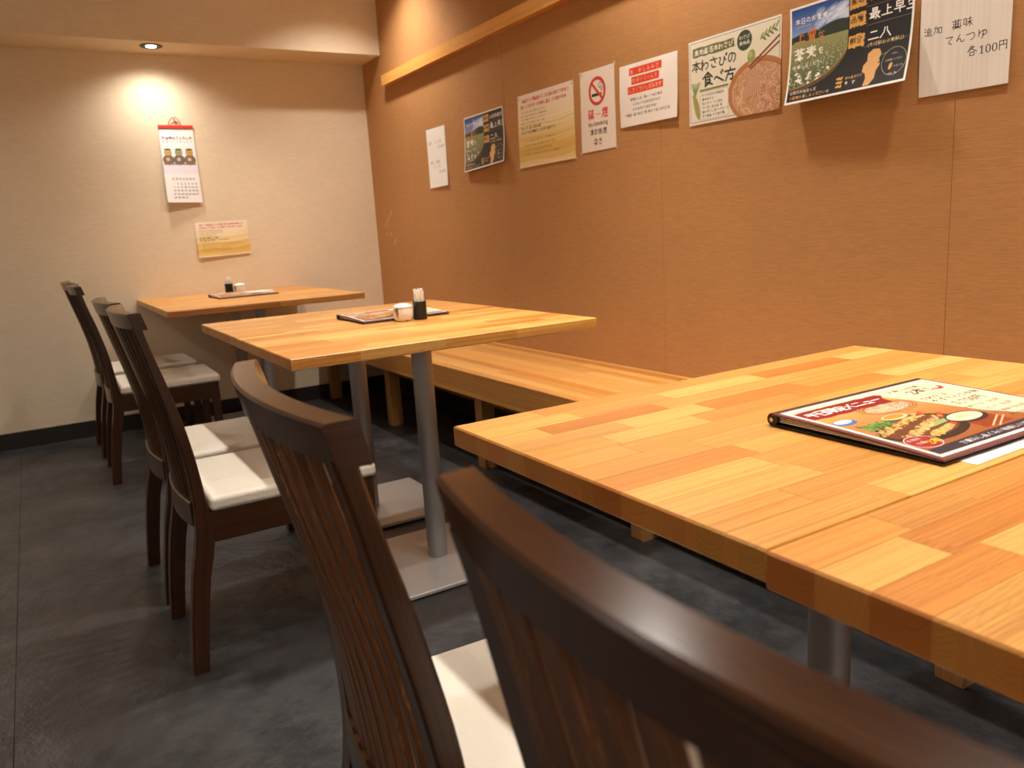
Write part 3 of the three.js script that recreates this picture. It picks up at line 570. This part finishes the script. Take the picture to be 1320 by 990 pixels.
// ---------------------------------------------------------------- tables
const post = new THREE.CylinderGeometry(0.03, 0.03, 1, 40);
function table(x0, x1, z0, z1, top, thick, label, s, seam) {   // seam: which z side meets its twin
  seed = s;
  const cx = (x0 + x1) / 2, cz = (z0 + z1) / 2, hx = (x1 - x0) / 2, hz = (z1 - z0) / 2;
  const t = thing('dining_table', label, 'table', [cx, 0, cz]);
  const slab = new THREE.Group(); slab.name = 'tabletop'; t.add(slab);
  const rows = 12, w = hz * 2 / rows, C = 0.0022;
  for (let r = 0; r < rows; r++) {
    let x = -hx;
    const a = -hz + r * w, b = a + w;
    while (x < hx - 0.001) {
      let e = x === -hx ? x + rr(0.07, 0.3) : x + rr(0.14, 0.36); if (hx - e < 0.1) e = hx;
      const k = [x === -hx ? C : 0.0003, e === hx ? C : 0.0003, r === 0 ? (seam < 0 ? 0.0007 : C) : 0.0003, r === rows - 1 ? (seam > 0 ? 0.0007 : C) : 0.0003];
      const tone = Math.floor(Math.pow(rnd(), 0.9) * TONES.length);
      obj('stave', stave(x, e, top - thick, top, a, b, k, Math.floor(rnd() * 7), rnd() * 0.9), M.stave[tone], slab);
      x = e;
    }
  }
  const p = obj('post', post, M.steel, t); p.scale.y = top - thick - 0.02; p.position.set(0.012, 0.012 + p.scale.y / 2, 0);
  obj('mounting_plate', mbox(-0.15, 0.17, top - thick - 0.008, top - thick, -0.15, 0.15), M.black, t);
  const bp = obj('base_plate', new RoundedBoxGeometry(0.46, 0.013, 0.436, 3, 0.004).translate(0.034, 0.0105, 0), M.plate, t);
  for (const sx of [-1, 1]) for (const sz of [-1, 1]) obj('foot_pad', new THREE.CylinderGeometry(0.018, 0.018, 0.005, 16).translate(0.034 + sx * 0.19, 0.0025, sz * 0.17), M.black, t);
  return t;
}
table(-1.4565, -0.5678, 3.8454, 4.3988, 0.72, 0.0295, 'nearest wooden table, the half carrying the large menu book', 11, 1);
table(-1.4565, -0.5678, 4.4002, 4.9536, 0.7192, 0.034, 'nearest wooden table half cut by the right edge of the photo', 29, -1);
table(-1.4462, -0.5585, 1.8855, 2.4398, 0.7205, 0.0285, 'middle wooden table, the half farther from the camera, under most of its menu', 47, 1);
table(-1.4462, -0.5585, 2.4412, 2.9991, 0.719, 0.0285, 'middle wooden table, the nearer half with the spotted jar and black toothpick cup', 61, -1);
table(-1.4491, -0.5512, 0.002, 0.5665, 0.72, 0.0285, 'farthest wooden table half, pushed against the cream back wall', 83, 1);
table(-1.4491, -0.5512, 0.5679, 1.1352, 0.72, 0.0285, 'farthest wooden table, the half carrying the menu with a white slip', 101, -1);

// ---------------------------------------------------------------- chairs
const HW = 0.1875;
const front = curve([[0, 0.018], [0.1, 0.03], [0.172, 0.041], [0.228, 0.05], [0.296, 0.067], [0.34, 0.071], [0.388, 0.067], [0.5, 0.055], [0.58, 0.043], [0.687, 0.019], [0.76, -0.001], [0.83, -0.018]]);
const rear = curve([[0, -0.018], [0.1, -0.008], [0.177, 0.002], [0.24, 0.012], [0.3, 0.025], [0.344, 0.032], [0.4, 0.035], [0.46, 0.033], [0.545, 0.024], [0.612, 0.012], [0.688, -0.005], [0.784, -0.026], [0.83, -0.038]]);
const bow = (z, k) => -0.024 * k * (1 - (z / HW) ** 2);
function chairParts(t, worn) {
  const legGeo = (s) => { const rings = []; for (let i = 0; i <= 30; i++) { const y = 0.826 * i / 30, a = s > 0 ? HW - 0.035 : -HW, b = a + 0.035; rings.push(rect8(rear(y), front(y), a, b, 0.0028).map(([x, z]) => V(x, y, z)).reverse()); } return loft(rings, 0.4); };
  for (const s of [-1, 1]) obj('rear_leg', legGeo(s), M.chair, t);
  { // top rail, bowed backwards
    const rings = [];
    for (let i = 0; i <= 24; i++) {
      const z = (i / 12 - 1) * (HW + 0.0012), b = bow(Math.max(-HW, Math.min(HW, z)), 1), lean = -0.27;
      const prof = [[-0.031, 0.8205], [-0.0065, 0.8195], [-0.0045, 0.8215], [-0.014, 0.8545], [-0.0162, 0.8574], [-0.0385, 0.8567], [-0.0413, 0.8542], [-0.0335, 0.8225]];
      rings.push(prof.map(([x, y]) => V(x + b, y, z)).reverse());
    }
    obj('top_rail', loft(rings, 0.4), M.chair, t);
  }
  { // lower rail
    const rings = [];
    for (let i = 0; i <= 16; i++) { const z = (i / 8 - 1) * (HW - 0.034), b = bow(z, 0.8), yb = 0.352 - 0.01 * (1 - (z / HW) ** 2); rings.push(rect8(0.037 + b, 0.061 + b, yb, 0.41, 0.003).map(([x, y]) => V(x, y, z)).reverse()); }
    obj('lower_rail', loft(rings, 0.4), M.chair, t);
  }
  for (let k = -4; k <= 4; k++) {
    const z = k * 0.0338, rings = [];
    for (let i = 0; i <= 18; i++) {
      const y = 0.398 + (0.826 - 0.398) * i / 18, m = (front(y) + rear(y)) / 2 - 0.001, b = bow(z, 0.8 + 0.2 * i / 18);
      rings.push(rect8(m + b - 0.0045, m + b + 0.0045, z - 0.0098, z + 0.0098, 0.0015).map(([x, zz]) => V(x, y, zz)).reverse());
    }
    const g = loft(rings, 0.4), uv = g.attributes.uv; for (let i = 0; i < uv.count; i++) uv.setY(i, uv.getY(i) + k * 0.053);
    obj('slat', g, worn ? M.chairWorn : M.chair, t);
  }
  const box = (x0, x1, y0, y1, z0, z1, c) => new RoundedBoxGeometry(x1 - x0, y1 - y0, z1 - z0, 2, c).translate((x0 + x1) / 2, (y0 + y1) / 2, (z0 + z1) / 2);
  for (const s of [-1, 1]) {
    obj('side_apron', metreUV(box(0.05, 0.44, 0.312, 0.386, s > 0 ? 0.165 : -0.186, s > 0 ? 0.186 : -0.165, 0.002)), M.chair, t);
    const rings = []; for (let i = 0; i <= 4; i++) { const y = 0.386 * i / 4, h = 0.0145 + 0.004 * i / 4; rings.push(rect8(0.45 - h, 0.45 + h, s * 0.168 - h, s * 0.168 + h, 0.002).map(([x, z]) => V(x, y, z)).reverse()); }
    obj('front_leg', loft(rings, 0.4), M.chair, t);
  }
  obj('front_apron', metreUV(box(0.445, 0.465, 0.312, 0.386, -0.152, 0.152, 0.002), 'z'), M.chair, t);
  obj('rear_apron', metreUV(box(0.06, 0.078, 0.312, 0.386, -0.166, 0.166, 0.002), 'z'), M.chair, t);
  const cu = new RoundedBoxGeometry(0.41, 0.036, 0.386, 8, 0.013), p = cu.attributes.position;
  for (let i = 0; i < p.count; i++) { const x = p.getX(i) / 0.205, z = p.getZ(i) / 0.193; if (p.getY(i) > 0) p.setY(i, p.getY(i) + 0.006 * (1 - x * x) * (1 - z * z)); }
  cu.computeVertexNormals(); cu.translate(0.273, 0.404, 0);
  obj('seat_cushion', metreUV(cu), M.seat, t);
}
const chairLabel = {
  r1: 'dark slat-back chair closest to the camera, its top rail running out of the frame',
  r2: 'dark slat-back chair at the near table, second from the camera, its bowed top rail shining',
  m1: 'dark slat-back chair at the nearer half of the middle table, curved rear leg fully visible',
  m2: 'dark slat-back chair at the far half of the middle table, half hidden by its neighbour',
  c1: 'dark slat-back chair at the farthest table with its shaded beige seat showing',
  c2: 'dark slat-back chair next to the back wall, mostly hidden behind the other chairs',
};
const firstChair = thing('dining_chair', chairLabel.m1, 'chair', [-1.728, 0, 2.772], 0, 'dark slat-back dining chairs');
chairParts(firstChair, false);
for (const [k, x, z, a] of [['m2', -1.73, 2.33, 0.02], ['c1', -1.742, 0.925, -0.02], ['c2', -1.748, 0.40, 0.01]]) {
  const o = firstChair.clone(); o.name = numbered('dining_chair'); o.position.set(x, 0, z); o.rotation.y = a; o.userData = { ...o.userData, label: chairLabel[k] }; scene.add(o);
}
const wornChair = thing('dining_chair', chairLabel.r1, 'chair', [-1.716, 0, 4.618], 0, 'dark slat-back dining chairs');
chairParts(wornChair, true);
{ const o = wornChair.clone(); o.name = numbered('dining_chair'); o.position.set(-1.7165, 0, 4.076); o.rotation.y = -0.05; o.userData = { ...o.userData, label: chairLabel.r2 }; scene.add(o); }

// ---------------------------------------------------------------- papers on the walls
// a sheet hung on the plane x = 0 (wall = 'right': corners as [z, y]) or z = 0 (wall = 'back': corners as [x, y]); off = distance from the wall
function sheet(wall, TL, TR, BR, BL, offTop, offBR, offBL, curl = 2, ripple = 0) {
  const nu = 20, nv = 20, T = 0.0004, pos = [], uv = [], idx = [];
  const P = (u, v, front) => {   // v from the top
    const a = (TL[0] * (1 - u) + TR[0] * u) * (1 - v) + (BL[0] * (1 - u) + BR[0] * u) * v, y = (TL[1] * (1 - u) + TR[1] * u) * (1 - v) + (BL[1] * (1 - u) + BR[1] * u) * v;
    const k = Math.pow(v, curl), off = offTop + (offBL * (1 - u) + offBR * u) * k + ripple * (Math.sin(u * 9 + v * 3) * 0.5 + 0.5) * Math.sin(v * Math.PI) + (front ? T : 0);
    return wall === 'right' ? [-off, y, a] : [a, y, off];
  };
  for (const f of [1, 0]) for (let j = 0; j <= nv; j++) for (let i = 0; i <= nu; i++) { pos.push(...P(i / nu, j / nv, f)); uv.push(i / nu, 1 - j / nv); }
  const at = (f, i, j) => (f ? 0 : (nu + 1) * (nv + 1)) + j * (nu + 1) + i;
  const quad = (a, b, c, d) => idx.push(a, b, c, a, c, d);
  for (let j = 0; j < nv; j++) for (let i = 0; i < nu; i++) { quad(at(1, i, j), at(1, i, j + 1), at(1, i + 1, j + 1), at(1, i + 1, j)); quad(at(0, i, j), at(0, i + 1, j), at(0, i + 1, j + 1), at(0, i, j + 1)); }
  for (let i = 0; i < nu; i++) { quad(at(1, i, 0), at(1, i + 1, 0), at(0, i + 1, 0), at(0, i, 0)); quad(at(1, i, nv), at(0, i, nv), at(0, i + 1, nv), at(1, i + 1, nv)); }
  for (let j = 0; j < nv; j++) { quad(at(1, 0, j), at(0, 0, j), at(0, 0, j + 1), at(1, 0, j + 1)); quad(at(1, nu, j), at(1, nu, j + 1), at(0, nu, j + 1), at(0, nu, j)); }
  const g = new THREE.BufferGeometry();
  g.setAttribute('position', new THREE.Float32BufferAttribute(pos, 3)); g.setAttribute('uv', new THREE.Float32BufferAttribute(uv, 2)); g.setIndex(idx); g.computeVertexNormals();
  return g;
}
function notice(name, label, category, mat, geo, tapes = []) {
  geo.computeBoundingBox(); const c = geo.boundingBox.getCenter(V(0, 0, 0)); geo.translate(-c.x, -c.y, -c.z);
  const t = thing(name, label, category, [c.x, c.y, c.z]);
  obj('printed_sheet', geo, mat, t);
  for (const [z, y, a] of tapes) { const g = new THREE.BoxGeometry(0.0005, 0.014, 0.03); g.rotateX(a); g.translate(-0.0014 - c.x, y - c.y, z - c.z); obj('tape_strip', g, M.tape, t); }
  return t;
}
notice('price_notice', 'small white notice with faint grey lines, nearest the corner on the brown wall', 'notice', M.print.smallPrice, sheet('right', [0.824, 1.524], [1.043, 1.524], [1.05, 1.223], [0.829, 1.22], 0.0006, 0.006, 0.002));
notice('soba_poster', 'small-looking black and blue soba poster far along the brown wall, curling at its lower right', 'poster', M.print.soba, sheet('right', [1.258, 1.524], [1.627, 1.527], [1.656, 1.284], [1.252, 1.268], 0.0006, 0.026, 0.012, 2.2));
notice('gold_notice', 'large yellow gradient notice with red heading on the brown wall', 'notice', M.print.gold, sheet('right', [1.762, 1.543], [2.174, 1.54], [2.176, 1.243], [1.754, 1.241], 0.0006, 0.002, 0.002, 2, 0.002), [[1.766, 1.535, 0.7], [2.17, 1.535, -0.7], [2.172, 1.247, 0.7], [1.76, 1.246, -0.7]]);
notice('no_smoking_sign', 'white no smoking sign with a red barred cigarette', 'sign', M.print.noSmoking, sheet('right', [2.221, 1.554], [2.43, 1.552], [2.43, 1.257], [2.216, 1.256], 0.0006, 0.001, 0.001), [[2.225, 1.548, 0.7], [2.426, 1.546, -0.7], [2.426, 1.262, 0.7], [2.222, 1.261, -0.7]]);
notice('service_notice', 'white notice with three orange red text bars', 'notice', M.print.self, sheet('right', [2.461, 1.53], [2.761, 1.526], [2.762, 1.317], [2.461, 1.319], 0.0006, 0.008, 0.002, 2, 0.003));
notice('wasabi_poster', 'cream poster of a bamboo basket of noodles with green lettering', 'poster', M.print.wasabi, sheet('right', [2.814, 1.536], [3.186, 1.535], [3.184, 1.278], [2.814, 1.278], 0.0006, 0.003, 0.001));
notice('soba_poster', 'large black soba poster beside the noodle poster, with a flower meadow and gold labels', 'poster', M.print.soba, sheet('right', [3.215, 1.538], [3.585, 1.538], [3.594, 1.281], [3.226, 1.279], 0.0008, 0.043, 0.035, 2.2));
notice('price_notice', 'white price notice with large black characters, last one on the right of the brown wall', 'notice', M.print.price, sheet('right', [3.604, 1.536], [3.814, 1.536], [3.816, 1.237], [3.606, 1.239], 0.0008, 0.004, 0.003, 2, 0.003));
{
  const c = thing('wall_calendar', 'long white calendar hanging from a red bar under the downlight', 'calendar', [-1.125, 1.64, 0.002]);
  const g = sheet('back', [-1.213, 1.637], [-1.037, 1.637], [-1.036, 1.231], [-1.222, 1.236], 0.004, 0.01, 0.03, 1.3); g.translate(1.125, -1.64, -0.002);
  obj('calendar_sheet', g, M.print.calendar, c);
  obj('hanging_bar', new RoundedBoxGeometry(0.182, 0.017, 0.005, 2, 0.002).translate(0, 0.001, 0.0055), M.red, c);
  obj('hanging_loop', new THREE.TubeGeometry(new THREE.CatmullRomCurve3([V(-0.035, 0.004, 0.008), V(-0.028, 0.03, 0.01), V(0, 0.052, 0.012), V(0.022, 0.03, 0.01), V(0.032, 0.004, 0.008)]), 30, 0.0022, 8), M.red, c);
  obj('hook', mergeGeometries([new THREE.CylinderGeometry(0.003, 0.003, 0.018, 12).rotateX(Math.PI / 2).translate(-0.003, 0.05, 0.0072), new THREE.SphereGeometry(0.006, 16, 12).translate(-0.003, 0.05, 0.017)]), M.chrome, c);
}
{
  const t = notice('gold_notice', 'small yellow gradient notice on the cream wall below the calendar', 'notice', M.print.goldSmall, sheet('back', [-1.093, 1.121], [-0.804, 1.124], [-0.804, 0.932], [-1.096, 0.923], 0.0006, 0.006, 0.013, 1.8, 0.003));
}

// ---------------------------------------------------------------- things on the tables
function menu(x, y, z, turn, label, slip) {
  const t = thing('menu_book', label, 'menu', [x, y, z], turn);
  const W = 0.306, D = 0.23;
  obj('back_cover', new RoundedBoxGeometry(W, 0.0024, D, 2, 0.001).translate(0, 0.0014, 0), M.leather, t);
  obj('spine', new THREE.CylinderGeometry(0.0082, 0.0082, W - 0.002, 20).rotateZ(Math.PI / 2).translate(0, 0.0084, -D / 2 + 0.004), M.leather, t);
  for (const s of [-1, 1]) obj('spine_screw', new THREE.CylinderGeometry(0.0028, 0.0028, 0.002, 14).rotateZ(Math.PI / 2).translate(s * (W / 2), 0.0084, -D / 2 + 0.004), M.chrome, t);
  const tilt = (g, y0, y1) => { const p = g.attributes.position; for (let i = 0; i < p.count; i++) { const k = p.getZ(i) / D + 0.5; p.setY(i, p.getY(i) + y0 * (1 - k) + y1 * k + 0.0012 * Math.sin(k * Math.PI)); } g.computeVertexNormals(); return g; };
  for (let k = 0; k < 3; k++) obj('page', tilt(new THREE.BoxGeometry(W - 0.01 - k * 0.001, 0.0009, D - 0.012, 1, 1, 12), 0.006 + k * 0.0026, 0.003 + k * 0.0006), M.paper, t);
  const cover = obj('front_cover', tilt(new THREE.BoxGeometry(W, 0.0022, D - 0.004, 1, 1, 14).translate(0, 0, 0.002), 0.0152, 0.0056), M.maroon, t);
  const pr = tilt(new THREE.BoxGeometry(W - 0.012, 0.0006, D - 0.018, 1, 1, 14).translate(0, 0.0014, 0.003), 0.0152, 0.0056), p = pr.attributes.position, uv = pr.attributes.uv;
  for (let i = 0; i < p.count; i++) uv.setXY(i, p.getX(i) / (W - 0.012) + 0.5, 0.5 - (p.getZ(i) - 0.003) / (D - 0.018));
  obj('cover_print', pr, M.print.menu, t);
  return t;
}
const slipPrint = printed(canvas(512, 160, (c, w, h) => { c.fillStyle = '#f7f3ec'; c.fillRect(0, 0, w, h); c.fillStyle = '#c5506a'; for (let k = 0; k < 8; k++) { c.beginPath(); c.arc(40 + k * 60, h - 40, 9, 0, 7); c.fill(); } bodyText(c, 40, h - 96, 430, 26, '#9c8f88'); }));
function slip(x, y, z, w, d, turn, label) {
  const g = new THREE.BoxGeometry(w, 0.0006, d), t = thing('paper_slip', label, 'paper', [x, y + 0.0004, z], turn);
  obj('printed_sheet', g, slipPrint, t);
}
slip(-0.99, 0.72, 4.33, 0.28, 0.118, 0.0, 'white paper slip poking out from under the large near menu');
menu(-1.004, 0.7208, 4.26, -0.02, 'large tempura menu book lying on the near table');
menu(-0.92, 0.7205, 2.36, 0.03, 'menu book behind the spotted jar on the middle table');
menu(-0.985, 0.72, 0.50, 0.05, 'menu book with a white slip on the farthest table');
slip(-0.90, 0.7338, 0.475, 0.13, 0.15, 0.06, 'white paper slip lying on the menu of the farthest table');
function pickCup(x, z, y, label, s) {
  seed = s;
  const t = thing('toothpick_cup', label, 'cup', [x, y, z]);
  obj('cup', new THREE.LatheGeometry([[0, 0.0], [0.0205, 0], [0.0215, 0.002], [0.0215, 0.057], [0.0205, 0.058], [0.0192, 0.057], [0.0192, 0.004], [0, 0.004]].map((p) => new THREE.Vector2(...p)), 36), M.black, t);
  for (let k = 0; k < 19; k++) {
    const a = k * 2.39996, r = 0.0035 * Math.sqrt(k) * 1.0, h = rr(0.083, 0.093), g = new RoundedBoxGeometry(0.0056, h, 0.0032, 1, 0.001);
    g.rotateY(rnd() * 3); g.translate(0, h / 2, 0); g.rotateX(r * 3 * Math.sin(a)); g.rotateZ(-r * 3 * Math.cos(a)); g.translate(r * 0.8 * Math.cos(a), 0.005, r * 0.8 * Math.sin(a));
    obj('wrapped_toothpick', g, M.stick, t);
  }
}
function jar(x, z, y, label) {
  const t = thing('lidded_jar', label, 'jar', [x, y, z]), lathe = (p) => new THREE.LatheGeometry(p.map((q) => new THREE.Vector2(...q)), 44);
  obj('body', lathe([[0, 0], [0.022, 0], [0.026, 0.003], [0.0305, 0.012], [0.031, 0.034], [0.0285, 0.043], [0.0275, 0.043], [0.0285, 0.034], [0.028, 0.012], [0, 0.005]]), M.print.jar, t);
  const l = obj('lid', lathe([[0.0275, 0.0435], [0.0305, 0.0435], [0.031, 0.0455], [0.028, 0.0495], [0.018, 0.0535], [0.008, 0.0558], [0, 0.0563]]), new THREE.MeshStandardMaterial({ color: 0xefe9db, roughness: 0.25 }), t);
}
pickCup(-0.893, 2.522, 0.719, 'black toothpick cup on the middle table', 5);
jar(-0.946, 2.510, 0.719, 'spotted white lidded jar on the middle table');
pickCup(-1.005, 0.262, 0.72, 'black toothpick cup on the farthest table', 9);
jar(-0.951, 0.277, 0.72, 'white lidded jar on the farthest table');

scene.updateMatrixWorld(true);
renderer.render(scene, camera);
